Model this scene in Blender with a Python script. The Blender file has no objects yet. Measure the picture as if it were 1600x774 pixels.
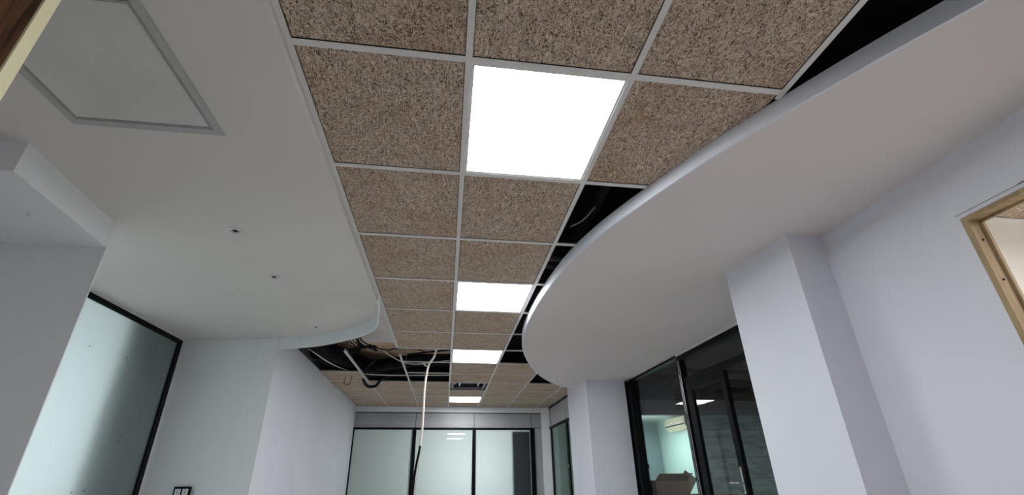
import bpy, bmesh, math, random
from mathutils import Vector, Matrix
random.seed(7)
scene = bpy.context.scene
C = scene.collection
PI = math.pi

# ------------------------------------------------------------------ camera
def rz(a): return Matrix.Rotation(a, 3, 'Z')
def rx(a): return Matrix.Rotation(a, 3, 'X')
def ry(a): return Matrix.Rotation(a, 3, 'Y')
cam_d = bpy.data.cameras.new('camera')
cam = bpy.data.objects.new('camera', cam_d); C.objects.link(cam)
R = rz(-0.1267) @ rx(0.3945) @ ry(0.0107)
cx, cy, cz = R.col[0], R.col[1], R.col[2]
M = Matrix((( cx[0], cz[0], -cy[0], 0.5692), (cx[1], cz[1], -cy[1], -1.0372), (cx[2], cz[2], -cy[2], 1.0975), (0, 0, 0, 1)))
cam.matrix_world = M
cam_d.sensor_width = 36; cam_d.lens = 36*658.5/1600
cam_d.shift_x = 0.01142; cam_d.shift_y = 0.05418
cam_d.clip_start = 0.02; cam_d.clip_end = 60
scene.camera = cam

# ------------------------------------------------------------------ world, light, exposure
w = bpy.data.worlds.new('sky'); scene.world = w; w.use_nodes = True
w.node_tree.nodes['Background'].inputs[0].default_value = (0.95, 0.95, 1.0, 1)
w.node_tree.nodes['Background'].inputs[1].default_value = 0.22
PANEL_STRENGTH = 11.0
def area(name, loc, size, power, col=(1, 1, 1), rot=(0, 0, 0)):
    d = bpy.data.lights.new(name, 'AREA'); d.shape = 'RECTANGLE'; d.size, d.size_y = size
    d.energy = power; d.color = col
    o = bpy.data.objects.new(name, d); o.location = loc; o.rotation_euler = rot; C.objects.link(o); return o
area('lamp_end_office', (1.1, 9.2, 1.4), (1.4, 1.6), 11, (0.92, 1.0, 1.0), (PI/2, 0, PI))
area('lamp_left_office', (-3.6, 1.75, 1.3), (1.4, 2.0), 9.2, (0.88, 0.99, 1.0), (0, -PI/2, 0))
area('lamp_side_office', (4.2, 7.15, 2.0), (1.0, 0.6), 9, (0.85, 1.0, 0.97), (0, 0, 0))
area('lamp_far_room', (4.35, 6.9, 1.7), (0.5, 0.8), 2.6, (1.0, 1.0, 0.97), (0, -PI/2.2, 0))
area('lamp_near_room', (4.2, -1.2, 2.3), (1.6, 1.6), 34, (1.0, 0.98, 0.93), (0, 0, 0))
area('fill_door_room', (6.0, 3.0, 2.6), (1.0, 1.0), 24, (0.85, 0.99, 1.0), (0, 0, 0))  # added fill that brightens the concrete wall, not a lamp of this room
vs = scene.view_settings
scene.display_settings.display_device = 'sRGB'
vs.view_transform = 'Standard'; vs.look = 'None'; vs.gamma = 1; vs.use_curve_mapping = False
vs.exposure = 1.1

# ------------------------------------------------------------------ materials
def mat(name, col, rough=0.6, metal=0.0, spec=0.5):
    m = bpy.data.materials.new(name); m.use_nodes = True
    b = m.node_tree.nodes['Principled BSDF']
    b.inputs['Base Color'].default_value = (*col, 1); b.inputs['Roughness'].default_value = rough
    b.inputs['Metallic'].default_value = metal; b.inputs['Specular IOR Level'].default_value = spec
    return m
def N(m, t, **kw):
    n = m.node_tree.nodes.new(t)
    for k, v in kw.items(): setattr(n, k, v)
    return n
def L(m, a, b): m.node_tree.links.new(a, b)
def mottled(name, c1, c2, scale, rough=0.6, bump=0.0, bscale=None, metal=0.0, spec=0.5, stretch=(1, 1, 1)):
    m = mat(name, c1, rough, metal, spec); b = m.node_tree.nodes['Principled BSDF']
    tc = N(m, 'ShaderNodeTexCoord'); mp = N(m, 'ShaderNodeMapping'); mp.inputs['Scale'].default_value = stretch
    L(m, tc.outputs['Object'], mp.inputs[0])
    n = N(m, 'ShaderNodeTexNoise'); n.inputs['Scale'].default_value = scale; n.inputs['Detail'].default_value = 5
    L(m, mp.outputs[0], n.inputs['Vector'])
    r = N(m, 'ShaderNodeValToRGB'); r.color_ramp.elements[0].position = 0.35; r.color_ramp.elements[1].position = 0.65
    r.color_ramp.elements[0].color = (*c1, 1); r.color_ramp.elements[1].color = (*c2, 1)
    L(m, n.outputs['Fac'], r.inputs[0]); L(m, r.outputs[0], b.inputs['Base Color'])
    if bump:
        n2 = N(m, 'ShaderNodeTexNoise'); n2.inputs['Scale'].default_value = bscale or scale*8; n2.inputs['Detail'].default_value = 3
        L(m, mp.outputs[0], n2.inputs['Vector'])
        bp = N(m, 'ShaderNodeBump'); bp.inputs['Strength'].default_value = bump; bp.inputs['Distance'].default_value = 0.002
        L(m, n2.outputs['Fac'], bp.inputs['Height']); L(m, bp.outputs[0], b.inputs['Normal'])
    return m
wall_light_tint = mottled('wall_light_tint', (.75, .76, .83), (.78, .79, .85), 1.6, .75, .12, 90, spec=.25)  # white plaster with the lavender cast of the light put into its colour
spill_plaster = mottled('plaster_with_light_spill', (.81, .83, .86), (.84, .86, .88), 1.6, .75, .12, 90, spec=.25)  # plaster lifted and cooled in colour to carry light spilling from the left glass
soffit_right_light_tint = mottled('right_soffit_plaster_light_tint', (.72, .665, .665), (.75, .695, .695), 1.2, .8, .1, 90, spec=.2)  # same plaster, pinkish cast of the lighting mixed into the colour
soffit_left_light_tint = mottled('left_soffit_plaster_light_tint', (.70, .68, .655), (.74, .715, .69), 1.2, .8, .1, 90, spec=.2)  # same plaster, warm cast of the lighting mixed into the colour
white_metal = mat('white_enamel', (.72, .70, .69), .45)
black_metal = mat('black_aluminium', (.003, .003, .004), .4, 0, .12)
grey_panel = mottled('grey_laminate', (.36, .36, .38), (.40, .40, .42), 3, .4)
steel = mat('brushed_steel', (.62, .62, .62), .3, 1.0)
hatch_metal = mat('hatch_aluminium', (.46, .46, .46), .5)
hatch_face = mottled('hatch_board', (.62, .62, .61), (.67, .67, .66), 4, .7)
joint_dark = mat('joint_shadow_gap', (.01, .01, .01), .9)
slab_mat = mottled('formwork_slab_shaded', (.045, .035, .04), (.08, .06, .06), 2.2, .9, .5, 20, stretch=(.6, 3, 1))  # brown formwork darkened so the shade of the narrow gaps sits in the colour
board_mat = mottled('plasterboard', (.74, .70, .67), (.80, .76, .73), 3, .9)
floor_mat = mottled('floor_tiles', (.50, .475, .45), (.55, .52, .50), 2, .45)
ply_mat = mottled('stained_formwork_ply', (.42, .26, .16), (.80, .62, .46), 2.2, .9, .5, 20, stretch=(.7, 3, 1))  # lit copy of the formwork, brightness of the open side lifted into the colour
duct_black = mottled('black_foam_insulation', (.004, .004, .006), (.012, .012, .016), 12, .6, .4, 60, spec=.04)
duct_grey = mat('grey_conduit', (.22, .2, .22), .5)
cable_black = mat('black_cable_sheath', (.004, .004, .004), .5, 0, .15)
cable_white = mat('white_cable_sheath', (.86, .78, .72), .5)
raw_wood = mottled('raw_pine', (.33, .23, .12), (.47, .34, .20), 6, .7, .3, 60, stretch=(5, 5, .7))
edge_wood = mat('pale_wood_edging', (.62, .56, .36), .6)
white_plastic = mat('white_plastic', (.70, .73, .75), .4)
room_white = mat('lit_room_paint', (.80, .82, .80), .8)
room_cream = mat('near_room_paint', (.80, .79, .74), .8)
teal_wall = mat('far_room_paint', (.55, .72, .68), .8)
dark_teal = mat('far_door_paint', (.20, .27, .28), .7)
dark_grey = mat('bulkhead_grey', (.16, .16, .17), .8)
dark_beam = mat('beam_black', (.008, .008, .009), .7)
curtain_mat = mat('dark_curtain_fabric', (.012, .012, .03), .8)
cardboard = mottled('cardboard', (.13, .075, .04), (.19, .11, .06), 5, .85)
ac_white = mat('air_conditioner_plastic', (.70, .68, .52), .4)
ac_dark = mat('air_conditioner_slot', (.05, .05, .04), .6)

# dark brown grained wood for the near door leaf
wood_dark = mat('dark_grained_wood', (.1, .04, .015), .45)
def _wd():
    m = wood_dark; b = m.node_tree.nodes['Principled BSDF']
    tc = N(m, 'ShaderNodeTexCoord'); mp = N(m, 'ShaderNodeMapping'); mp.inputs['Scale'].default_value = (1, 1, .05)
    L(m, tc.outputs['Object'], mp.inputs[0])
    n = N(m, 'ShaderNodeTexNoise'); n.inputs['Scale'].default_value = 110; n.inputs['Detail'].default_value = 4; n.inputs['Distortion'].default_value = .2
    L(m, mp.outputs[0], n.inputs['Vector'])
    r = N(m, 'ShaderNodeValToRGB'); e = r.color_ramp.elements
    e[0].position = .38; e[0].color = (.05, .018, .008, 1); e[1].position = .62; e[1].color = (.24, .10, .045, 1)
    L(m, n.outputs['Fac'], r.inputs[0]); L(m, r.outputs[0], b.inputs['Base Color'])
_wd()

# wood-wool acoustic tile: curly pale strands over dark gaps
def strand_material(name, light, mid, dark, stain=True):
    m = mat(name, mid, .95, spec=.1); b = m.node_tree.nodes['Principled BSDF']
    tc = N(m, 'ShaderNodeTexCoord'); oi = N(m, 'ShaderNodeObjectInfo')
    off = N(m, 'ShaderNodeVectorMath', operation='SCALE'); off.inputs[0].default_value = (37, 53, 11)
    L(m, oi.outputs['Random'], off.inputs['Scale'])
    add = N(m, 'ShaderNodeVectorMath', operation='ADD'); L(m, tc.outputs['Object'], add.inputs[0]); L(m, off.outputs[0], add.inputs[1])
    prev = None
    for k, (sc, dist, wdt, st, an) in enumerate([(88, 1.3, .04, (1, .38, 1), .4), (96, 1.5, .04, (.40, 1, 1), 1.0), (110, 1.8, .045, (1, .5, 1), 2.3)]):
        mp = N(m, 'ShaderNodeMapping'); mp.inputs['Rotation'].default_value = (0, 0, an); mp.inputs['Location'].default_value = (k*5.3, k*2.7, k*3.1)
        mp.inputs['Scale'].default_value = st
        L(m, add.outputs[0], mp.inputs[0])
        n = N(m, 'ShaderNodeTexNoise'); n.inputs['Scale'].default_value = sc; n.inputs['Detail'].default_value = 1; n.inputs['Distortion'].default_value = dist
        L(m, mp.outputs[0], n.inputs['Vector'])
        s = N(m, 'ShaderNodeMath', operation='SUBTRACT'); s.inputs[1].default_value = .5; L(m, n.outputs['Fac'], s.inputs[0])
        a = N(m, 'ShaderNodeMath', operation='ABSOLUTE'); L(m, s.outputs[0], a.inputs[0])
        mr = N(m, 'ShaderNodeMapRange'); mr.inputs['From Min'].default_value = 0; mr.inputs['From Max'].default_value = wdt*2
        mr.inputs['To Min'].default_value = 1.0 - .12*k; mr.inputs['To Max'].default_value = 0
        L(m, a.outputs[0], mr.inputs['Value'])
        if prev is None: prev = mr.outputs[0]
        else:
            mx = N(m, 'ShaderNodeMath', operation='MAXIMUM'); L(m, prev, mx.inputs[0]); L(m, mr.outputs[0], mx.inputs[1]); prev = mx.outputs[0]
    r = N(m, 'ShaderNodeValToRGB'); e = r.color_ramp.elements
    e[0].position = .0; e[0].color = (*dark, 1); e[1].position = .9; e[1].color = (*light, 1)
    q = r.color_ramp.elements.new(.45); q.color = (*mid, 1)
    L(m, prev, r.inputs[0])
    # reddish water stains that belong to the board
    n = N(m, 'ShaderNodeTexNoise'); n.inputs['Scale'].default_value = 3.2; n.inputs['Detail'].default_value = 2
    L(m, add.outputs[0], n.inputs['Vector'])
    mr = N(m, 'ShaderNodeMapRange'); mr.inputs['From Min'].default_value = .54; mr.inputs['From Max'].default_value = .75; mr.inputs['To Max'].default_value = .5
    L(m, n.outputs['Fac'], mr.inputs['Value'])
    mc = N(m, 'ShaderNodeMix', data_type='RGBA', blend_type='MULTIPLY'); mc.inputs['B'].default_value = (.78, .56, .42, 1)
    L(m, mr.outputs[0], mc.inputs['Factor']); L(m, r.outputs[0], mc.inputs['A'])
    L(m, mc.outputs['Result'], b.inputs['Base Color'])
    bp = N(m, 'ShaderNodeBump'); bp.inputs['Strength'].default_value = .8; bp.inputs['Distance'].default_value = .003
    L(m, prev, bp.inputs['Height']); L(m, bp.outputs[0], b.inputs['Normal'])
    return m
tile_mat = strand_material('wood_wool_board', (.88, .72, .59), (.57, .445, .345), (.085, .052, .036))
tile_edge = mat('board_edge', (.12, .09, .07), .9)

def emit(name, col, s):
    m = bpy.data.materials.new(name); m.use_nodes = True; nt = m.node_tree
    nt.nodes.remove(nt.nodes['Principled BSDF'])
    e = N(m, 'ShaderNodeEmission'); e.inputs[0].default_value = (*col, 1); e.inputs[1].default_value = s
    L(m, e.outputs[0], nt.nodes['Material Output'].inputs[0]); return m
led = emit('led_diffuser', (.93, .98, 1.0), PANEL_STRENGTH)

def glass(name, tint, ior=1.5, frost=0.0, frost_col=(.8, .9, .88), rough=0.0):
    """flat pane: clear sheet or satin film, with fresnel reflection"""
    m = bpy.data.materials.new(name); m.use_nodes = True; nt = m.node_tree
    nt.nodes.remove(nt.nodes['Principled BSDF'])
    tr = N(m, 'ShaderNodeBsdfTransparent'); tr.inputs[0].default_value = (*tint, 1)
    base = tr.outputs[0]
    if frost:
        tl = N(m, 'ShaderNodeBsdfTranslucent'); tl.inputs[0].default_value = (*frost_col, 1)
        df = N(m, 'ShaderNodeBsdfDiffuse'); df.inputs[0].default_value = (*[c*.55 for c in frost_col], 1)
        a = N(m, 'ShaderNodeMixShader'); a.inputs[0].default_value = .05; L(m, tl.outputs[0], a.inputs[1]); L(m, df.outputs[0], a.inputs[2])
        b = N(m, 'ShaderNodeMixShader'); b.inputs[0].default_value = frost; L(m, base, b.inputs[1]); L(m, a.outputs[0], b.inputs[2]); base = b.outputs[0]
    gl = N(m, 'ShaderNodeBsdfGlossy'); gl.inputs['Roughness'].default_value = rough
    fr = N(m, 'ShaderNodeFresnel'); fr.inputs[0].default_value = ior
    mx = N(m, 'ShaderNodeMixShader'); L(m, fr.outputs[0], mx.inputs[0]); L(m, base, mx.inputs[1]); L(m, gl.outputs[0], mx.inputs[2])
    # a pane is one sheet: its inner faces let the ray out unchanged
    geo = N(m, 'ShaderNodeNewGeometry'); t2 = N(m, 'ShaderNodeBsdfTransparent'); m2 = N(m, 'ShaderNodeMixShader')
    L(m, geo.outputs['Backfacing'], m2.inputs[0]); L(m, mx.outputs[0], m2.inputs[1]); L(m, t2.outputs[0], m2.inputs[2])
    L(m, m2.outputs[0], nt.nodes['Material Output'].inputs[0]); return m
clear_glass = glass('tinted_clear_glass', (.72, .78, .78), 1.5)
frost_glass = glass('satin_glass', (.8, .86, .85), 1.5, .93, (.84, .92, .91))
frost_left = glass('satin_glass_left', (.75, .85, .85), 1.25, .97, (.86, .93, .94), .05)
green_glass = glass('satin_green_glass', (.5, .62, .58), 1.5, .75, (.50, .66, .60))

# ------------------------------------------------------------------ mesh helpers
def link(name, me, m, parent=None):
    o = bpy.data.objects.new(name, me); C.objects.link(o)
    if m and not me.materials:
        for mm in (m if isinstance(m, (list, tuple)) else [m]): me.materials.append(mm)
    if parent: o.parent = parent
    return o
def obj(name, bm, m, parent=None, smooth=False):
    bmesh.ops.recalc_face_normals(bm, faces=bm.faces)
    me = bpy.data.meshes.new(name); bm.to_mesh(me); bm.free()
    if smooth:
        for p in me.polygons: p.use_smooth = True
        me.set_sharp_from_angle(angle=math.radians(40))
    return link(name, me, m, parent)
def bx(bm, x0, x1, y0, y1, z0, z1):
    v = [bm.verts.new(p) for p in [(x0,y0,z0),(x1,y0,z0),(x1,y1,z0),(x0,y1,z0),(x0,y0,z1),(x1,y0,z1),(x1,y1,z1),(x0,y1,z1)]]
    for f in [(0,3,2,1),(4,5,6,7),(0,1,5,4),(1,2,6,5),(2,3,7,6),(3,0,4,7)]: bm.faces.new([v[i] for i in f])
    return v
def box(name, x0, x1, y0, y1, z0, z1, m, parent=None, bevel=0):
    bm = bmesh.new(); bx(bm, x0, x1, y0, y1, z0, z1)
    if bevel: bmesh.ops.bevel(bm, geom=list(bm.edges), offset=bevel, segments=2, affect='EDGES')
    return obj(name, bm, m, parent)
def prism(name, pts, z0, z1, m, parent=None):
    bm = bmesh.new()
    a = [bm.verts.new((x, y, z0)) for x, y in pts]; b = [bm.verts.new((x, y, z1)) for x, y in pts]
    bm.faces.new(a); bm.faces.new(b[::-1])
    n = len(pts)
    for i in range(n): bm.faces.new((a[i], a[(i+1) % n], b[(i+1) % n], b[i]))
    return obj(name, bm, m, parent)
def catmull(P, n=6):
    P = [Vector(p) for p in P]; out = []
    for i in range(len(P)-1):
        p0 = P[i-1] if i else P[0]*2-P[1]; p1 = P[i]; p2 = P[i+1]; p3 = P[i+2] if i+2 < len(P) else P[-1]*2-P[-2]
        for k in range(n):
            t = k/n
            out.append(.5*((2*p1)+(-p0+p2)*t+(2*p0-5*p1+4*p2-p3)*t*t+(-p0+3*p1-3*p2+p3)*t**3))
    out.append(P[-1]); return out
def tube_bm(bm, P, r, seg=8, smooth=6):
    pts = catmull(P, smooth) if smooth else [Vector(p) for p in P]
    rings = []; up = Vector((0, 0, 1))
    for i, p in enumerate(pts):
        t = (pts[min(i+1, len(pts)-1)]-pts[max(i-1, 0)]).normalized()
        a = t.cross(up)
        if a.length < .1: a = t.cross(Vector((0, 1, 0)))
        a.normalize(); b = t.cross(a)
        rings.append([bm.verts.new(p+r*(math.cos(2*PI*k/seg)*a+math.sin(2*PI*k/seg)*b)) for k in range(seg)])
    for A, B in zip(rings, rings[1:]):
        for k in range(seg): bm.faces.new((A[k], A[(k+1) % seg], B[(k+1) % seg], B[k]))
    bm.faces.new(rings[0]); bm.faces.new(rings[-1])
def tube(name, P, r, m, parent=None, seg=8, smooth=6):
    bm = bmesh.new(); tube_bm(bm, P, r, seg, smooth); return obj(name, bm, m, parent, True)
def lathe(name, prof, m, parent=None, seg=32, loc=(0, 0, 0)):
    bm = bmesh.new(); rings = []
    for r, z in prof:
        if r == 0: rings.append([bm.verts.new((loc[0], loc[1], loc[2]+z))])
        else: rings.append([bm.verts.new((loc[0]+r*math.cos(2*PI*k/seg), loc[1]+r*math.sin(2*PI*k/seg), loc[2]+z)) for k in range(seg)])
    for A, B in zip(rings, rings[1:]):
        for k in range(seg):
            k2 = (k+1) % seg
            if len(A) == 1: bm.faces.new((A[0], B[k], B[k2]))
            elif len(B) == 1: bm.faces.new((A[k], A[k2], B[0]))
            else: bm.faces.new((A[k], A[k2], B[k2], B[k]))
    return obj(name, bm, m, parent)
def thing(name, label, cat, loc=(0, 0, 0), rot=0, group=None):
    o = bpy.data.objects.new(name, None); C.objects.link(o); o.location = loc; o.rotation_euler = (0, 0, rot)
    o['label'] = label; o['category'] = cat
    if group: o['group'] = group
    return o
def tag(o, label, cat, group=None, kind=None):
    o['label'] = label; o['category'] = cat
    if group: o['group'] = group
    if kind: o['kind'] = kind
    return o
def structure(o, label, cat): return tag(o, label, cat, kind='structure')
def sroot(name, label, cat, loc=(0, 0, 0)):
    o = thing(name, label, cat, loc); o['kind'] = 'structure'; return o

H = 2.45          # underside of the suspended grid
SL, SR = 2.41, 2.38   # undersides of the left and right plaster soffits
SLAB = 3.05
# ------------------------------------------------------------------ room shell
structure(box('floor', -4.2, 8.2, -3.4, 10.4, -.1, 0, floor_mat), 'pale grey office floor below the frame', 'floor')
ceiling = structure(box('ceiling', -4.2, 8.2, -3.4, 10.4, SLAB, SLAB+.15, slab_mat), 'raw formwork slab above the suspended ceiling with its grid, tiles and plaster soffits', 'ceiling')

# left soffit with straight inner edge and rounded far end
lcurve = [p.to_2d() for p in catmull([(-.013, 2.12, 0), (-.022, 2.30, 0), (-.075, 2.49, 0), (-.215, 2.69, 0), (-.435, 2.88, 0), (-.71, 3.06, 0), (-1.105, 3.205, 0)], 8)]
lpoly = [(-.013, -3.2)] + [(p.x, p.y) for p in lcurve] + [(-2.085, 3.365), (-2.14, 3.36), (-2.14, -3.2)]
ls = prism('soffit', lpoly, SL, SL+.041, soffit_left_light_tint, ceiling); ls['label'] = 'pale grey plaster soffit with rounded end on the left'
# curved downstand lip round the far end of the left soffit
bm = bmesh.new(); n = len(lcurve); prevv = None
for i, p in enumerate(lcurve):
    t = (lcurve[min(i+1, n-1)]-lcurve[max(i-1, 0)]).normalized(); nn = Vector((t.y, -t.x))*-1
    s = min(1, i/(n*.33)); s = s*s*(3-2*s); zb = SL-.005-.115*s
    o2 = p - nn*.012
    cur = [bm.verts.new((p.x, p.y, zb)), bm.verts.new((p.x, p.y, SL+.05)), bm.verts.new((o2.x, o2.y, SL+.05)), bm.verts.new((o2.x, o2.y, zb))]
    if prevv:
        for k in range(4): bm.faces.new((prevv[k], prevv[(k+1) % 4], cur[(k+1) % 4], cur[k]))
    else: bm.faces.new(cur)
    prevv = cur
bm.faces.new(prevv)
f = obj('fascia', bm, spill_plaster, ls, True); f['label'] = 'curved white lip hanging round the far end of the soffit'

# right soffit: sweeping curve
rpts = [(2.70, -1.45), (2.45, -1.0), (2.27, -.70), (2.098, -.425), (1.95, -.20), (1.783, .084), (1.66, .32), (1.535, .61), (1.413, .93), (1.325, 1.28), (1.277, 1.715), (1.258, 2.16), (1.268, 2.63), (1.305, 3.0), (1.388, 3.405), (1.535, 3.871), (1.735, 4.37), (1.99, 4.83), (2.25, 5.17), (2.522, 5.38)]
rc = catmull([(x, y, 0) for x, y in rpts], 6)
rpoly = [(p.x, p.y) for p in rc] + [(3.20, 5.38), (3.20, -1.45)]
rs = prism('soffit', rpoly, SR, H+.002, soffit_right_light_tint, ceiling); rs['label'] = 'pinkish grey plaster soffit with long sweeping curved edge on the right'
bm = bmesh.new(); prevv = None; n = len(rc)
for i, p in enumerate(rc):
    p = p.to_2d(); t = (rc[min(i+1, n-1)].to_2d()-rc[max(i-1, 0)].to_2d()).normalized(); nn = Vector((-t.y, t.x))
    a = p+nn*.003; b = p+nn*-.01
    cur = [bm.verts.new((a.x, a.y, SR-.001)), bm.verts.new((a.x, a.y, H+.006)), bm.verts.new((b.x, b.y, H+.006)), bm.verts.new((b.x, b.y, SR-.001))]
    if prevv:
        for k in range(4): bm.faces.new((prevv[k], prevv[(k+1) % 4], cur[(k+1) % 4], cur[k]))
    else: bm.faces.new(cur)
    prevv = cur
bm.faces.new(prevv)
f = obj('fascia', bm, wall_light_tint, rs, True); f['label'] = 'bright white curved edge of the right soffit'

# ---- grid: tiles and tees
def row_y(r): return r*.6
tile_me = {}
def tile(x0, x1, y0, y1):
    g = .013; w_, d_ = round(x1-x0, 3), round(y1-y0, 3)
    if (w_, d_) not in tile_me:
        bm = bmesh.new(); bx(bm, -w_/2+g, w_/2-g, -d_/2+g, d_/2-g, 0, .022)
        bmesh.ops.bevel(bm, geom=[e for e in bm.edges if all(v.co.z < .001 for v in e.verts)], offset=.003, segments=1, affect='EDGES')
        bmesh.ops.recalc_face_normals(bm, faces=bm.faces)
        me = bpy.data.meshes.new('ceiling_tile'); bm.to_mesh(me); bm.free(); me.materials.append(tile_mat); tile_me[(w_, d_)] = me
    o = link('ceiling_tile', tile_me[(w_, d_)], None, ceiling); o.location = ((x0+x1)/2, (y0+y1)/2, H+.002+random.uniform(0, .0012)); return o
LAST = 7.74
lights = {(1, 0), (1, 3), (1, 6), (1, 11)}
cols = {-2: (-1.19, -.6), -1: (-.6, 0), 0: (0, .6), 1: (.6, 1.2), 2: (1.2, 1.8), 3: (1.8, 2.4), 4: (2.4, 2.645)}
def present(c, r):
    if (c, r) in lights or (c, r) == (1, 9): return False
    if c == -2: return r >= 8
    if c == -1: return r >= 9
    if c == 0: return r < 6 or r >= 9
    if c == 1: return True
    if c == 2: return r < 1 or r >= 7
    if c == 3: return r >= 9
    return r >= 9
for c, (x0, x1) in cols.items():
    for r in range(-5, 13):
        if present(c, r): tile(x0, x1, row_y(r), min(row_y(r+1), LAST))
def tee(name, p, q, wdt=.024, web=True, drop=0, label=None):
    """inverted T section from p to q (x,y pairs), flange underside at H"""
    p = Vector((*p, 0)); q = Vector((*q, 0)); d = q-p; ln = d.length
    bm = bmesh.new(); bx(bm, 0, ln, -wdt/2, wdt/2, 0, .0018)
    if web: bx(bm, 0, ln, -.0012, .0012, .0018, .034 if name == 'main_tee' else .014)
    o = obj(name, bm, white_metal, ceiling); o.location = (p.x, p.y, H-drop-.0005); o.rotation_euler = (0, 0, math.atan2(d.y, d.x))
    if label: o['label'] = label
    return o
# main tees, in lengths with a hairline joint
for x, segs in {.6: [(-3, 1.98), (1.984, 5.4), (5.404, LAST)], 1.2: [(-3, 1.32), (1.324, 4.9), (4.904, LAST)], 0: [(-3, 1.2), (1.204, 3.60), (3.86, LAST)], 1.8: [(-3, .03), (4.58, LAST)], 2.4: [(5.36, LAST)]}.items():
    for a, b in segs: tee('main_tee', (x, a), (x, b), drop=.0004)
tee('main_tee', (-.6, 3.74), (-.6, 5.4), drop=.012, label='loose white runner hanging slightly low across the open ceiling')
tee('main_tee', (-.6, 5.42), (-.6, LAST), drop=.0004)
# cross tees
def xt(c, r, x0=None, x1=None):
    a, b = cols[c]; a = a if x0 is None else x0; b = b if x1 is None else x1
    tee('cross_tee', (a+(.012 if c > -2 else 0), row_y(r)), (b-.012, row_y(r)))
for r in range(-4, 13):
    for c in (0, 1):
        if c == 0 and r == 7: xt(c, r); continue
        if c == 0 and r == 8: xt(c, r); continue
        xt(c, r)
ymap = {-4: 1.8, -3: 1.8, -2: 1.8, -1: 1.8, 0: 1.8, 1: 1.53, 2: 1.34, 3: 1.27, 4: 1.262, 5: 1.30, 6: 1.43, 7: 1.67}
for r, x in ymap.items(): xt(2, r, None, min(1.8, x+.012))
for r in range(8, 13): xt(2, r)
for r in range(9, 13): xt(3, r); xt(4, r)
for r in range(8, 13): xt(-2, r)
for r in range(9, 13): xt(-1, r)
# wall angles
o = tee('wall_angle', (-1.2, LAST), (2.66, LAST), .03, False); tee('wall_angle', (2.645, 5.4), (2.645, LAST), .02, False)
tee('wall_angle', (-1.17, 4.8), (-1.20, LAST), .02, False)

# suspension wires of the grid
for (x, y) in [(-.6, 3.9), (-.6, 5.2), (0, 4.6), (.6, 4.6), (1.2, 1.0), (1.2, 2.4), (1.2, 3.7)]:
    tube('hanger_wire', [(x, y, H+.03), (x+.01, y, SLAB)], .002, steel, ceiling, 5, 0)

# ------------------------------------------------------------------ walls and piers
structure(box('wall_left', -2.20, -2.07, -3.2, 1.183, 0, SLAB, spill_plaster), 'left plaster wall near the camera, ahead of the frosted glazing', 'wall')
lp = prism('wall_left', [(-2.14, 1.172), (-1.275, 1.176), (-1.276, 1.183), (-2.14, 1.32)], 0, SL+.01, spill_plaster)
structure(lp, 'broad lilac grey plaster pier at the far left in front of the frosted pane', 'wall')
beam = prism('wall_left', [(-2.07, .557), (-1.203, .557), (-1.2745, 1.1755), (-2.07, 1.1725)], 2.262, SL+.005, spill_plaster)
structure(beam, 'short boxed plaster downstand running from the far left pier toward the camera', 'wall')
pil = prism('wall_left', [(-2.085, 3.365), (-1.113, 3.212), (-1.14, 3.26), (-1.25, 3.45), (-2.2, 3.5), (-2.2, 3.365)], 0, SL+.03, spill_plaster)
structure(pil, 'grey green plaster wall return between frosted pane and the recessed bay', 'wall')
sw = prism('wall_left', [(-1.112, 3.214), (-1.215, 7.75), (-1.33, 7.75), (-1.33, 3.47), (-1.255, 3.46), (-1.144, 3.262)], 0, H+.02, wall_light_tint)
structure(sw, 'lilac side wall of the far bay with a chipped top edge', 'wall')
structure(box('wall_left', -1.33, -1.2, 3.45, 7.9, H+.02, SLAB, dark_grey), 'unfinished wall above the far bay ceiling on the left', 'wall')
structure(box('wall_left', -4.2, -1.26, 3.5, 3.6, 0, SLAB, room_white), 'partition behind the left return wall', 'wall')

# right wall with opening
rw = sroot('wall_right', 'pale lilac plaster wall at the right with a wooden framed opening', 'wall')
box('plaster', 2.70, 2.77, .222, .86, 0, SR+.05, wall_light_tint, rw); box('plaster', 2.70, 2.77, -.72, .222, 2.092, SR+.05, wall_light_tint, rw); box('plaster', 2.70, 2.77, -3.2, -.72, 0, SR+.05, wall_light_tint, rw)
box('plaster', 2.70, 2.77, -3.2, .9, SR+.05, SLAB, dark_grey, rw)['label'] = 'unfinished strip above the soffit'
d3 = sroot('door_3', 'raw pine door lining without a door in the right wall', 'door')
j = box('jamb', 2.694, 2.775, .203, .223, 0, 2.092, raw_wood, d3); box('jamb', 2.694, 2.775, -.72, -.70, 0, 2.092, raw_wood, d3); box('head', 2.694, 2.775, -.70, .203, 2.073, 2.092, raw_wood, d3)
box('stop_bead', 2.748, 2.762, .193, .203, 0, 2.065, raw_wood, d3); box('stop_bead', 2.748, 2.762, -.70, .203, 2.063, 2.073, raw_wood, d3)
for z in (1.55, 1.80, 1.98):
    s = lathe('screw', [(0, 0), (.005, 0), (.005, .002)], cable_black, d3, 8); s.rotation_euler = (PI/2, 0, 0); s.location = (2.722, .2028, z)
# pencil mark and rough edge of plaster round the opening
bm = bmesh.new(); bx(bm, 2.6985, 2.6995, -.2, .236, 2.112, 2.114); bx(bm, 2.6985, 2.6995, -.7, .02, 2.1138, 2.117)
o = obj('plaster_mark', bm, dark_grey, rw); o['label'] = 'dark pencil line and rough plaster edge above the wooden head'

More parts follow.
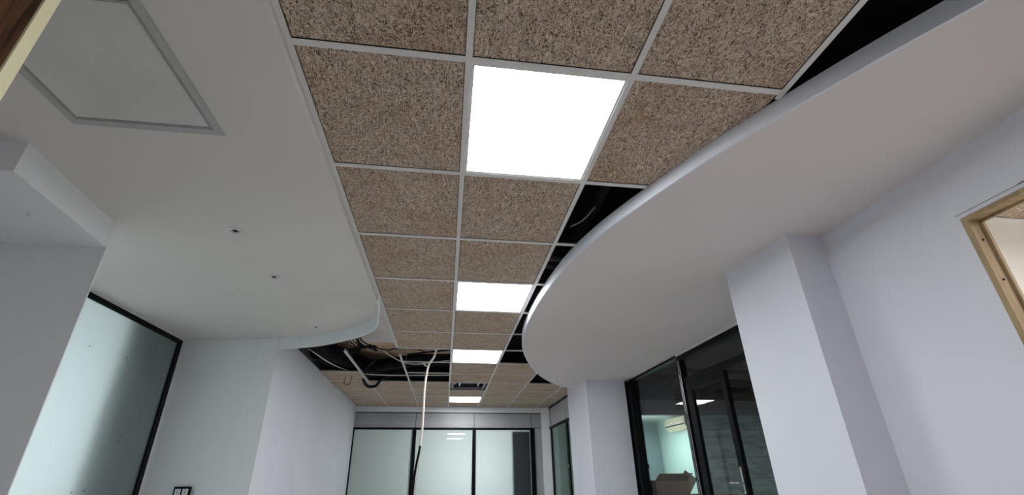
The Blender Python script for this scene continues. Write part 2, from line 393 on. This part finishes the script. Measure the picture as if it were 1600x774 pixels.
# right piers
ca = prism('wall_right', [(2.474, .840), (2.70, .842), (3.24, .86), (3.24, 1.345), (2.424, 1.335)], 0, SR+.01, wall_light_tint)
structure(ca, 'big white plaster pier at the right, closest to the camera', 'wall')
cb = prism('wall_right', [(2.520, 4.74), (3.085, 4.72), (3.085, 5.72), (2.522, 5.72)], 0, SR+.07, wall_light_tint)
structure(cb, 'white plaster pier beneath the far tip of the right soffit', 'wall')
structure(box('wall_right', 3.20, 3.28, .84, 5.4, SR+.005, SLAB, dark_grey), 'dark upstand above the glass partition on the right', 'wall')
structure(box('wall_right', 2.775, 5.2, .66, .838, 0, SLAB, room_cream), 'cream wall of the neighbouring room seen through the wooden framed opening', 'wall')
structure(box('wall_back', -2.2, 2.77, -3.3, -3.2, 0, .8, wall_light_tint), 'wall behind the camera below its window', 'wall')
structure(box('wall_back', -2.2, 2.77, -3.3, -3.2, 2.1, SLAB, wall_light_tint), 'wall behind the camera above its window', 'wall')
# pier end at the right of the end glazing
structure(prism('wall_far', [(2.51, 7.70), (2.665, 7.66), (2.665, 7.9), (2.51, 7.9)], 0, 2.445, spill_plaster), 'narrow white plaster post at the right end of the far glazing', 'wall')
structure(box('wall_far', -1.3, 2.52, 7.74, 7.84, 2.337, 2.445, spill_plaster), 'white plaster band above the far glazing', 'wall')
structure(box('wall_far', -1.4, 2.8, 7.78, 7.88, 2.46, SLAB, dark_grey), 'unfinished strip above the far glazing', 'wall')

# ------------------------------------------------------------------ end glazing
w1 = sroot('window_1', 'black framed glazing with three frosted panes and grey top panels at the far end', 'window')
Y = 7.75
box('rail', -1.22, 2.51, Y, Y+.05, 2.322, 2.337, black_metal, w1); box('rail', -1.22, 2.36, Y-.01, Y+.05, 2.002, 2.04, black_metal, w1)
box('rail', -1.22, 2.36, Y-.01, Y+.05, 0, .06, black_metal, w1)
for a, b in ((-1.215, -.036), (-.026, 1.126), (1.136, 2.300), (2.312, 2.51)):
    box('top_panel', a, b, Y+.004, Y+.03, 2.043, 2.321, grey_panel, w1, .002)
box('side_panel', 2.362, 2.51, Y+.004, Y+.03, .05, 2.032, grey_panel, w1, .002)
box('panel_backing', -1.22, 2.51, Y+.031, Y+.045, 2.04, 2.33, black_metal, w1)
box('panel_backing', 2.30, 2.51, Y+.035, Y+.045, 0, 2.04, black_metal, w1)
for a, b in ((-1.222, -1.19), (-.078, -.008), (1.098, 1.168), (2.268, 2.360)):
    box('mullion', a, b, Y-.012, Y+.05, .0, 2.04, black_metal, w1, .003)
for a, b in ((-1.19, -.078), (-.008, 1.098), (1.168, 2.268)):
    box('pane', a+.003, b-.003, Y+.012, Y+.018, .06, 2.002, frost_glass, w1)
    bm = bmesh.new(); bx(bm, a, b, Y+.002, Y+.012, 1.995, 2.0035); bx(bm, a, a+.006, Y+.002, Y+.012, .06, 2.0); bx(bm, b-.006, b, Y+.002, Y+.012, .06, 2.0)
    obj('gasket', bm, white_plastic, w1)
# dark curtain close behind the third pane
bm = bmesh.new(); pr_ = []
for i in range(60):
    x = 1.88+.40*i/59; y = Y+.06+.014*math.sin(i*.95)
    pr_.append((bm.verts.new((x, y, 0.02)), bm.verts.new((x, y, 1.965))))
for a, b in zip(pr_, pr_[1:]): bm.faces.new((a[0], b[0], b[1], a[1]))
o = obj('curtain', bm, curtain_mat); tag(o, 'dark navy pleated curtain behind the right edge of the third frosted pane', 'curtain')
mod = o.modifiers.new('thickness', 'SOLIDIFY'); mod.thickness = .003
# the office behind
structure(box('wall_far', -1.4, 3.6, 10.1, 10.2, 0, SLAB, room_white), 'white back wall of the office behind the far glazing', 'wall')
structure(box('wall_far', -1.5, -1.35, 7.9, 10.2, 0, SLAB, room_white), 'white side wall of the office behind the far glazing', 'wall')
structure(box('wall_far', 3.55, 3.65, 6.75, 10.2, 0, SLAB, room_white), 'white dividing wall of the offices behind the glazing', 'wall')

# ------------------------------------------------------------------ right far glazing
w2 = sroot('window_2', 'black framed side glazing with grey top panels between far post and right pier', 'window')
X = 2.66
box('rail', X, X+.04, 5.6, 7.68, 2.405, 2.44, black_metal, w2); box('rail', X-.008, X+.04, 5.6, 7.66, 2.005, 2.05, black_metal, w2)
for a, b in ((5.62, 6.385), (6.397, 7.55)):
    box('top_panel', X+.003, X+.025, a, b, 2.052, 2.404, grey_panel, w2, .002)
box('panel_backing', X+.026, X+.035, 5.6, 7.6, 2.04, 2.41, black_metal, w2)
for a, b in ((6.33, 6.43), (7.50, 7.56), (5.6, 5.66)): box('mullion', X-.01, X+.04, a, b, 0, 2.01, black_metal, w2, .003)
for a, b in ((6.43, 7.50), (5.66, 6.33)): box('pane', X+.012, X+.018, a+.003, b-.003, .05, 2.005, green_glass, w2)
k = lathe('lock', [(0, 0), (.018, 0), (.018, .012), (0, .012)], steel, w2, 16); k.rotation_euler = (0, -PI/2, 0); k.location = (X-.01, 6.36, 1.28)

# ------------------------------------------------------------------ left frosted partition
w3 = sroot('window_3', 'black framed frosted glass partition on the left beneath the soffit', 'window')
X = -2.07
box('trim', X-.02, X+.006, 1.75, 3.37, 2.397, SL-.0005, white_metal, w3)
box('rail', X-.03, X+.004, 1.75, 3.36, 2.352, 2.396, black_metal, w3); box('rail', X-.03, X+.004, 1.75, 3.36, 0, .06, black_metal, w3)
box('stile', X-.03, X+.004, 3.285, 3.345, .0, 2.352, black_metal, w3); box('trim', X-.02, X+.006, 3.345, 3.367, 0, 2.40, white_metal, w3)
pn = box('pane', X-.018, X-.010, 1.6, 3.285, .06, 2.352, frost_left, w3)
for (y, z) in [(2.322, 2.035), (2.714, 2.053), (2.942, 2.074), (2.926, 1.452), (2.925, 1.407), (2.628, 1.034), (2.737, 1.04)]:
    s = lathe('speck', [(0, 0), (.006, 0), (.004, .002), (0, .002)], dark_grey, pn, 7); s.rotation_euler = (0, PI/2, 0); s.location = (X-.010, y, z)
# the office behind it: a cross partition stops close behind the glass
structure(box('wall_left', -4.2, -2.20, 2.60, 2.72, 0, SLAB, spill_plaster), 'cross partition stopping just behind the left frosted pane', 'wall')
structure(box('wall_left', -4.2, -2.2, .85, .95, 0, SLAB, room_white), 'white wall of the office behind the left frosted pane', 'wall')
structure(box('wall_left', -4.2, -4.1, .95, 3.5, 0, SLAB, room_white), 'outer wall of the office behind the left frosted pane', 'wall')

# ------------------------------------------------------------------ right glass front with doors
w4 = sroot('window_4', 'black framed clear glass front between the two right piers', 'window')
X = 3.17
box('trim', X-.035, X-.002, 1.34, 3.36, 2.355, SR-.0005, white_metal, w4)['label'] = 'thin white trim over the black head'
box('rail', X-.03, X+.03, 1.34, 3.36, 2.30, 2.355, black_metal, w4)
box('rail', X-.025, X+.03, 3.36, 4.72, 2.352, 2.3795, black_metal, w4)
box('stile', X-.03, X+.05, 3.30, 3.385, 0, 2.30, black_metal, w4, .006); box('stile', X-.06, X+.05, 4.60, 4.72, 0, 2.36, black_metal, w4, .004)
box('stile', X-.02, X+.04, 1.34, 1.40, 0, 2.30, black_metal, w4)
tube('highlight_strip', [(X-.034, 3.315, 0), (X-.034, 3.315, 2.30)], .004, steel, w4, 8, 0); tube('highlight_strip', [(X-.034, 3.345, 0), (X-.034, 3.345, 2.30)], .003, steel, w4, 8, 0)  # thin bright tubes added as the highlight lines on the black stile
box('rail', X-.02, X+.03, 1.40, 3.30, 2.04, 2.10, black_metal, w4)
box('pane', X+.004, X+.010, 3.388, 4.598, .02, 2.351, clear_glass, w4)
box('pane', X+.004, X+.010, 1.403, 3.297, 2.10, 2.298, clear_glass, w4)
box('pane', X+.004, X+.010, 1.403, 2.60, .02, 2.04, clear_glass, w4)
box('post', 3.09, 3.17, 4.722, 5.7, 0, 2.36, black_metal, w4)
# glazed leaf, hinged at the far jamb and slightly ajar
d1 = sroot('door_1', 'closed black framed glass door with lever handle beside the right pier', 'door', (3.172, 3.292, 0))
d1.rotation_euler = (0, 0, math.radians(-90))
W = .685
box('stile', 0.005, .11, -.02, .02, .01, 2.03, black_metal, d1, .003); box('stile', W-.07, W, -.02, .02, .01, 2.03, black_metal, d1, .003)
box('rail', .11, W-.07, -.02, .02, 1.95, 2.03, black_metal, d1, .003); box('rail', .11, W-.07, -.02, .02, .01, .12, black_metal, d1, .003)
box('pane', .11, W-.07, -.003, .003, .12, 1.95, clear_glass, d1)
pl = box('handle_plate', W-.055, W-.03, -.026, -.02, .95, 1.17, steel, d1, .002); tube('handle', [(W-.042, -.02, 1.04), (W-.042, -.065, 1.04), (W-.06, -.07, 1.04), (W-.16, -.07, 1.04)], .009, steel, d1, 10, 4)

# rooms behind the right glass front
band = box('wall_right', 3.10, 8.0, 6.60, 6.72, 2.165, 2.435, dark_grey); structure(band, 'dark grey bulkhead over the opening in the room behind the clear glass', 'wall')
structure(box('trim_1', 3.10, 8.0, 6.50, 6.72, 2.437, 2.83, dark_beam), 'deep black beam above the grey bulkhead behind the clear glass', 'beam')
structure(box('trim_2', 3.30, 8.0, 5.9, 6.0, 2.80, 2.88, dark_beam), 'thin black beam nearer than the deep one behind the clear glass', 'beam')
structure(box('trim_3', 3.30, 8.0, 3.2, 3.4, 2.62, 2.85, dark_beam), 'black beam crossing the dark ceiling above the glass door', 'beam')
conc = mottled('bare_concrete', (.20, .24, .24), (.34, .39, .38), 4, .85, .6, 14, stretch=(1, 1, 3))
cw = structure(box('wall_right', 5.30, 8.0, 6.58, 6.72, 0, 2.165, conc), 'bare concrete wall seen through the glass door', 'wall')
for (a, z) in [(5.55, .5), (5.9, .9), (6.2, 1.3), (5.8, 1.6), (6.5, 1.1), (6.1, .7), (5.6, 1.25), (6.6, 1.7), (6.35, 1.9), (5.75, 1.95)]:
    s = lathe('tie_hole', [(0, 0), (.016, 0), (.012, .004), (0, .004)], dark_grey, cw, 8); s.rotation_euler = (PI/2, 0, 0); s.location = (a, 6.58, z)
for z in (.35, .7, 1.05, 1.4, 1.75): box('board_mark', 5.3, 8.0, 6.574, 6.58, z, z+.012, dark_grey, cw)
structure(box('wall_right', 8.0, 8.1, .84, 10.2, 0, SLAB, dark_grey), 'dark outer wall behind the glass front', 'wall')
structure(box('wall_right', 5.2, 5.3, 6.72, 8.0, 0, SLAB, teal_wall), 'pale green side wall of the lit room beyond the bulkhead', 'wall')
structure(box('wall_right', 3.65, 5.3, 8.0, 8.1, 0, SLAB, teal_wall), 'end wall of the lit room beyond the bulkhead', 'wall')
structure(box('ceiling', 3.65, 5.2, 6.72, 8.0, 2.24, 2.30, room_white), 'white ceiling of the lit room beyond the bulkhead', 'ceiling')
d4 = sroot('door_4', 'dark teal door in a pale frame in the lit room beyond the clear glass', 'door')
box('leaf', 4.75, 5.13, 7.955, 7.995, 0, 2.18, dark_teal, d4); box('frame', 4.70, 4.745, 7.93, 7.998, 0, 2.22, white_plastic, d4)
box('handle', 4.76, 4.80, 7.92, 7.955, 1.27, 1.33, black_metal, d4)
ac = thing('air_conditioner', 'cream wall mounted air conditioner high in the lit room beyond the clear glass', 'air conditioner', (5.2, 7.0, 1.93))
bm = bmesh.new(); prof = [(0, 0), (-.13, 0), (-.20, .06), (-.21, .14), (-.18, .235), (0, .235)]
va = [bm.verts.new((x, -.38, z)) for x, z in prof]; vb = [bm.verts.new((x, .38, z)) for x, z in prof]
bm.faces.new(va); bm.faces.new(vb[::-1])
for i in range(6): bm.faces.new((va[i], va[(i+1) % 6], vb[(i+1) % 6], vb[i]))
obj('housing', bm, ac_white, ac); box('air_slot', -.214, -.200, -.34, .34, .075, .095, ac_dark, ac); box('louvre', -.175, -.10, -.34, .34, -.012, -.002, ac_white, ac)
# cardboard boxes behind the glass
def carton(x, y, z, wx, wy, h, rot, label, flaps=True, name='cardboard_box'):
    t = thing(name, label, 'box', (x, y, z), rot, None); bm = bmesh.new()
    for a in ((-wx/2, wx/2, -wy/2, -wy/2+.006), (-wx/2, wx/2, wy/2-.006, wy/2), (-wx/2, -wx/2+.006, -wy/2, wy/2), (wx/2-.006, wx/2, -wy/2, wy/2)): bx(bm, *a, 0, h)
    bx(bm, -wx/2, wx/2, -wy/2, wy/2, 0, .006); obj('body', bm, cardboard, t)
    if flaps:
        for s, an in ((-1, 35), (1, -20)):
            bm = bmesh.new(); bx(bm, -wx/2, wx/2, 0, .16, -.003, .003); f = obj('flap', bm, cardboard, t); f.location = (0, s*wy/2, h); f.rotation_euler = (math.radians(an if s > 0 else 180-an), 0, 0)
        bm = bmesh.new(); bx(bm, 0, .15, -wy/2, wy/2, -.003, .003); f = obj('flap', bm, cardboard, t); f.location = (wx/2, 0, h); f.rotation_euler = (0, math.radians(-40), 0)
    else: box('lid', -wx/2, wx/2, -wy/2, wy/2, h, h+.005, cardboard, t)
    return t
carton(3.92, 5.45, 0, .85, .5, .5, .05, 'brown carton on the floor, lowest of the stack behind the clear glass', False)
carton(3.90, 5.45, .506, .70, .45, .33, -.06, 'brown carton in the middle of the stack behind the clear glass', False)
carton(3.84, 5.45, .842, .52, .36, .20, .1, 'open brown carton on top of the stack behind the clear glass')
t = box('cardboard_sheet', -.11, .11, -.003, .003, 0, .34, cardboard); t.location = (4.0, 5.33, .845); t.rotation_euler = (.12, .62, .1); tag(t, 'loose tilted cardboard sheet poking up from the topmost carton', 'cardboard')
carton(4.62, 5.6, 0, .6, .5, .84, .3, 'tall brown carton at the right of the stack, only its top edge showing', False)

# neighbouring room through the wooden opening
structure(box('wall_right', 5.1, 5.2, -3.2, .66, 0, SLAB, room_cream), 'outer cream wall of the neighbouring room', 'wall')
c4 = sroot('ceiling', 'tiled ceiling of the neighbouring room seen through the wooden framed opening', 'ceiling')
for i in range(4):
    for jx in range(6):
        o = tile(2.80+.6*i, 3.4+.6*i, .65-.6*(jx+1), .65-.6*jx); o.parent = c4
for i in range(1, 4): o = tee('main_tee', (2.80+.6*i, -2.95), (2.80+.6*i, .65)); o.parent = c4
for jx in range(6): o = tee('cross_tee', (2.80, .65-.6*jx), (5.1, .65-.6*jx)); o.parent = c4

# ------------------------------------------------------------------ near door leaf at upper left
ang = math.atan2(-.454, -.89)
d2 = sroot('door_2', 'open dark brown wooden door with pale edging at the upper left corner', 'door', (-.237, -.392, 0)); d2.rotation_euler = (0, 0, ang)
box('leaf', .0035, .72, -.02, .02, .012, 2.08, wood_dark, d2); box('edging', 0, .003, -.020, .020, .012, 2.08, edge_wood, d2)
jm = prism('trim_4', [(-.90, -.76), (-.96, -.70), (-1.04, -.78), (-.98, -.86)], 0, SL-.001, raw_wood); structure(jm, 'wooden hinge post of the open brown door, outside the frame', 'trim')

# ------------------------------------------------------------------ light panels
where = {0: 'largest and nearest glowing square LED panel between wood wool tiles', 3: 'second glowing LED panel from the camera, over the middle of the room', 6: 'third glowing LED panel beside the open part of the ceiling', 11: 'farthest and smallest glowing LED panel next to the end glazing'}
for (c, r) in sorted(lights):
    x0, x1 = cols[c]; y0 = row_y(r)
    t = thing('light_panel', where[r], 'light', ((x0+x1)/2, y0+.3, H), 0, 'LED ceiling panels')
    a, b = .288, .278; bm = bmesh.new()
    for q in ((-a, a, -a, -b), (-a, a, b, a), (-a, -b, -b, b), (b, a, -b, b)): bx(bm, *q, .0015, .012)
    obj('frame', bm, white_metal, t); box('diffuser', -b, b, -b, b, .004, .010, led, t)
    box('back_plate', -a, a, -a, a, .0125, .018, white_metal, t)

# vent frame in the open cell
t = thing('ceiling_vent', 'open square air vent frame with bare metal brackets before the farthest panel', 'vent', (.9, 5.7, H))
bm = bmesh.new(); a, b = .27, .235
for q in ((-a, a, -a, -b), (-a, a, b, a), (-a, -b, -b, b), (b, a, -b, b)): bx(bm, *q, .02, .05)
obj('frame', bm, duct_grey, t); box('duct_box', -.2, .2, -.2, .2, .06, .09, duct_black, t)
for s in (-.14, .16): box('bracket', s-.012, s+.012, -.27, .27, .05, .055, steel, t)
tube('flexible_hose', [(-.24, .1, .07), (-.05, .05, .10), (.12, .1, .09), (.25, -.02, .08)], .016, steel, t, 8, 5)

# ------------------------------------------------------------------ access hatch, downlights
t = thing('access_hatch', 'square access hatch with grey metal frame in the left soffit', 'hatch', (-.655, .14, SL))
bm = bmesh.new(); a, b = .28, .250
for q in ((-a, a, -a, -b), (-a, a, b, a), (-a, -b, -b, b), (b, a, -b, b)): bx(bm, *q, -.006, 0)
obj('frame', bm, hatch_metal, t); box('gap', -b, b, -b, b, -.0015, -.0003, joint_dark, t)
bm = bmesh.new(); c_ = .2465; d_ = .242
for q in ((-c_, c_, -c_, -d_), (-c_, c_, d_, c_), (-c_, -d_, -d_, d_), (d_, c_, -d_, d_)): bx(bm, *q, -.006, -.0016)
obj('inner_frame', bm, hatch_metal, t); box('panel', -.239, .239, -.239, .239, -.0045, -.0016, hatch_face, t)
for y, lab in ((1.18, 'nearest of three small round recessed downlights in the left soffit, unlit'), (1.775, 'middle of three small round recessed downlights in the left soffit, unlit'), (2.83, 'farthest small recessed downlight near the curved end of the left soffit, unlit')):
    t = thing('downlight', lab, 'downlight', (-.66, y, SL), 0, 'recessed downlights in the left soffit')
    lathe('trim_ring', [(.022, -.0005), (.024, -.005), (.034, -.007), (.041, -.004), (.042, 0)], white_metal, t)
    lathe('reflector', [(.014, -.001), (.022, -.003), (.023, -.0005)], steel, t); lathe('lamp', [(0, -.0012), (.0142, -.0012), (.0142, -.0003), (0, -.0003)], joint_dark, t)

# hook under the far left downstand
t = thing('hook', 'small dark metal hook under the plaster downstand at the far left', 'hook', (-1.397, .862, 2.262))
tube('wire', [(0, 0, 0), (0, 0, -.012), (.006, 0, -.018), (.010, 0, -.010)], .0018, steel, t, 6, 3)

# switch plate on the left return
t = thing('switch_plate', 'black framed switch plate with white modules at the bottom on the left return wall', 'switch', (-1.675, 3.268, .98)); t.rotation_euler = (0, 0, -.19)
bm = bmesh.new(); bx(bm, -.078, .078, -.012, 0, -.078, .078)
bmesh.ops.bevel(bm, geom=list(bm.edges), offset=.002, segments=1, affect='EDGES'); obj('plate', bm, black_metal, t)
for xx in (-.034, .034):
    for zz in (-.034, .034):
        m_ = box('module', xx-.026, xx+.026, -.016, -.012, zz-.026, zz+.026, white_plastic, t, .001); box('mark', xx-.003, xx+.003, -.0168, -.016, zz-.012, zz+.012, duct_grey, m_)

# ------------------------------------------------------------------ things in the open ceiling
pb = box('plasterboard_sheet', -1.15, .58, 2.95, 4.50, 2.785, 2.797, board_mat); tag(pb, 'pale plasterboard sheet fixed above the near part of the open ceiling', 'board')
def duct(P, r, label, m=duct_black): o = tube('insulated_pipe', P, r, m, None, 12, 5); return tag(o, label, 'pipe', 'black insulated pipes above the open ceiling')
duct([(-1.02, 3.55, 2.60), (-1.0, 4.0, 2.60), (-.80, 4.70, 2.60), (-.35, 5.22, 2.60), (.3, 5.34, 2.60), (1.3, 5.34, 2.60), (2.3, 5.34, 2.60)], .10, 'thick black pipe sweeping from the side wall, middle one of the bundle')
duct([(-1.08, 4.35, 2.60), (-.95, 4.85, 2.60), (-.6, 5.35, 2.60), (-.2, 5.58, 2.60), (.3, 5.62, 2.60), (2.3, 5.62, 2.60)], .10, 'thick black pipe nearest the end wall')
duct([(-1.08, 4.5, 2.62), (-.86, 4.98, 2.62), (-.5, 5.08, 2.62), (-.18, 4.90, 2.61), (.12, 4.68, 2.60), (.6, 4.62, 2.60), (1.3, 4.45, 2.60), (2.3, 4.35, 2.60)], .085, 'black pipe nearest the camera across the open ceiling')
pl_ = box('plywood_sheet', -1.15, .60, 4.50, 6.6, 2.79, 2.802, ply_mat); tag(pl_, 'brown stained plywood above the black pipes of the open ceiling', 'plywood')
def cable(P, r, m, label, group=None, s=6): o = tube('cable', P, r, m, None, 8, s); return tag(o, label, 'cable', group)
g = 'loose cables in the open ceiling'
cable([(-1.06, 3.9, 2.52), (-.95, 4.55, 2.50), (-.72, 5.0, 2.49), (-.3, 5.18, 2.50), (.6, 5.2, 2.52)], .008, cable_white, 'thin pale cable curving along the black pipes from the side wall', g)
cable([(-.3, 4.12, 2.62), (-.15, 4.4, 2.56), (.1, 4.5, 2.50), (.58, 4.35, 2.52)], .006, cable_white, 'thin pale cable lying across the nearest black pipe', g)
cable([(-.42, 4.7, 2.60), (-.62, 5.0, 2.52), (-.66, 5.35, 2.44), (-.62, 5.52, 2.40), (-.5, 5.5, 2.41), (-.4, 5.35, 2.48), (-.1, 5.2, 2.56)], .022, cable_black, 'thick black corrugated loop hanging below the loose runner', g)
cable([(-.80, 4.9, 2.7), (-.86, 5.05, 2.45), (-.88, 5.1, 2.36), (-.83, 5.12, 2.34), (-.79, 5.1, 2.40), (-.74, 5.0, 2.7)], .004, cable_black, 'thin black wire loop dangling against the tiles', g)
for i in range(7):
    a = random.uniform(-.15, .15); b = random.uniform(-.1, .1)
    cable([(-.62+a, 3.85+b, 2.75), (-.55+a*.6, 3.95, 2.62+b*.4), (-.42+a, 4.05+b, 2.56), (-.5-b, 4.25, 2.66), (-.75+b, 4.35+a, 2.58), (-.6, 4.6, 2.72)], .006+.002*(i % 2), cable_black,
          'black cable in the tangle above the loose runner', g)
cable([(-.36, 3.85, 2.56), (-.2, 4.0, 2.54), (-.1, 4.15, 2.60), (0, 4.4, 2.70)], .007, cable_black, 'short black cable end right of the tangle', g)
cable([(.12, 3.95, 2.60), (.25, 4.05, 2.55), (.4, 4.2, 2.58)], .006, cable_black, 'short dark cable beside the hanging cord', g)
for i, (x, y, l) in enumerate([(.3, 4.25, 'upper'), (.35, 4.45, 'lower')]):
    cable([(x-.25, y, 2.56), (x, y-.05, 2.58), (x+.28, y-.12, 2.60)], .012, cable_black, l+' black cable of the pair behind the hanging cord', g)
# hanging cord
hc = thing('hanging_cable', 'long cable hanging from the open ceiling, white above and black below', 'cable', (.3, 4.0, 0))
def rel(P): return [(x-.3, y-4.0, z) for x, y, z in P]
tube('white_length', rel([(.43, 3.72, 2.50), (.40, 3.82, 2.42), (.345, 3.95, 2.377), (.32, 4.0, 2.30), (.302, 4.0, 2.10), (.303, 4.0, 1.85), (.302, 4.0, 1.63), (.292, 4.0, 1.46), (.285, 4.0, 1.38)]), .0125, cable_white, hc, 10)
tube('black_length', rel([(.289, 3.995, 1.44), (.283, 3.99, 1.38), (.262, 3.99, 1.25), (.245, 3.99, 1.08), (.240, 3.99, .9), (.235, 3.99, .55), (.23, 3.99, .012)]), .013, cable_black, hc, 10)
tube('pale_core', rel([(.296, 4.01, 1.44), (.29, 4.01, 1.30), (.272, 4.01, 1.08), (.268, 4.01, .9), (.265, 4.01, .6), (.262, 4.01, .012)]), .006, cable_white, hc, 8)
tube('side_strand', rel([(.262, 4.05, 2.40), (.30, 4.03, 2.36), (.335, 3.99, 2.35)]), .007, cable_white, hc, 8)
# right side bits in the narrow openings
for y, nm in ((1.66, 'nearer'), (1.78, 'farther')):
    o = tube('conduit', [(1.10, y-.04, 2.60), (1.9, y+.09, 2.60)], .022, duct_grey, None, 10, 0); tag(o, nm+' grey conduit of the pair in the narrow gap beside the right soffit', 'pipe', 'grey conduits beside the right soffit')
o = box('steel_channel', 1.36, 1.40, .5, 1.9, 2.88, 2.95, duct_grey); tag(o, 'left dark steel channel in the first narrow ceiling gap', 'channel', 'steel channels under the slab')
o = box('steel_channel', 1.56, 1.60, .5, 1.9, 2.88, 2.95, duct_grey); tag(o, 'right dark steel channel in the first narrow ceiling gap', 'channel', 'steel channels under the slab')
cable([(1.42, 1.02, 2.62), (1.39, 1.10, 2.60), (1.37, 1.18, 2.61), (1.33, 1.25, 2.62)], .005, cable_white, 'short white wire in the first gap beside the right soffit')
# chips at the top of the side wall
bm = bmesh.new(); tube_bm(bm, [(-1.105, 3.26, 2.44), (-1.108, 3.34, 2.41), (-1.112, 3.38, 2.36)], .006, 6, 3)
o = obj('plaster_mark', bm, joint_dark, sw, True); o['label'] = 'dark ragged chip in the plaster at the top corner'
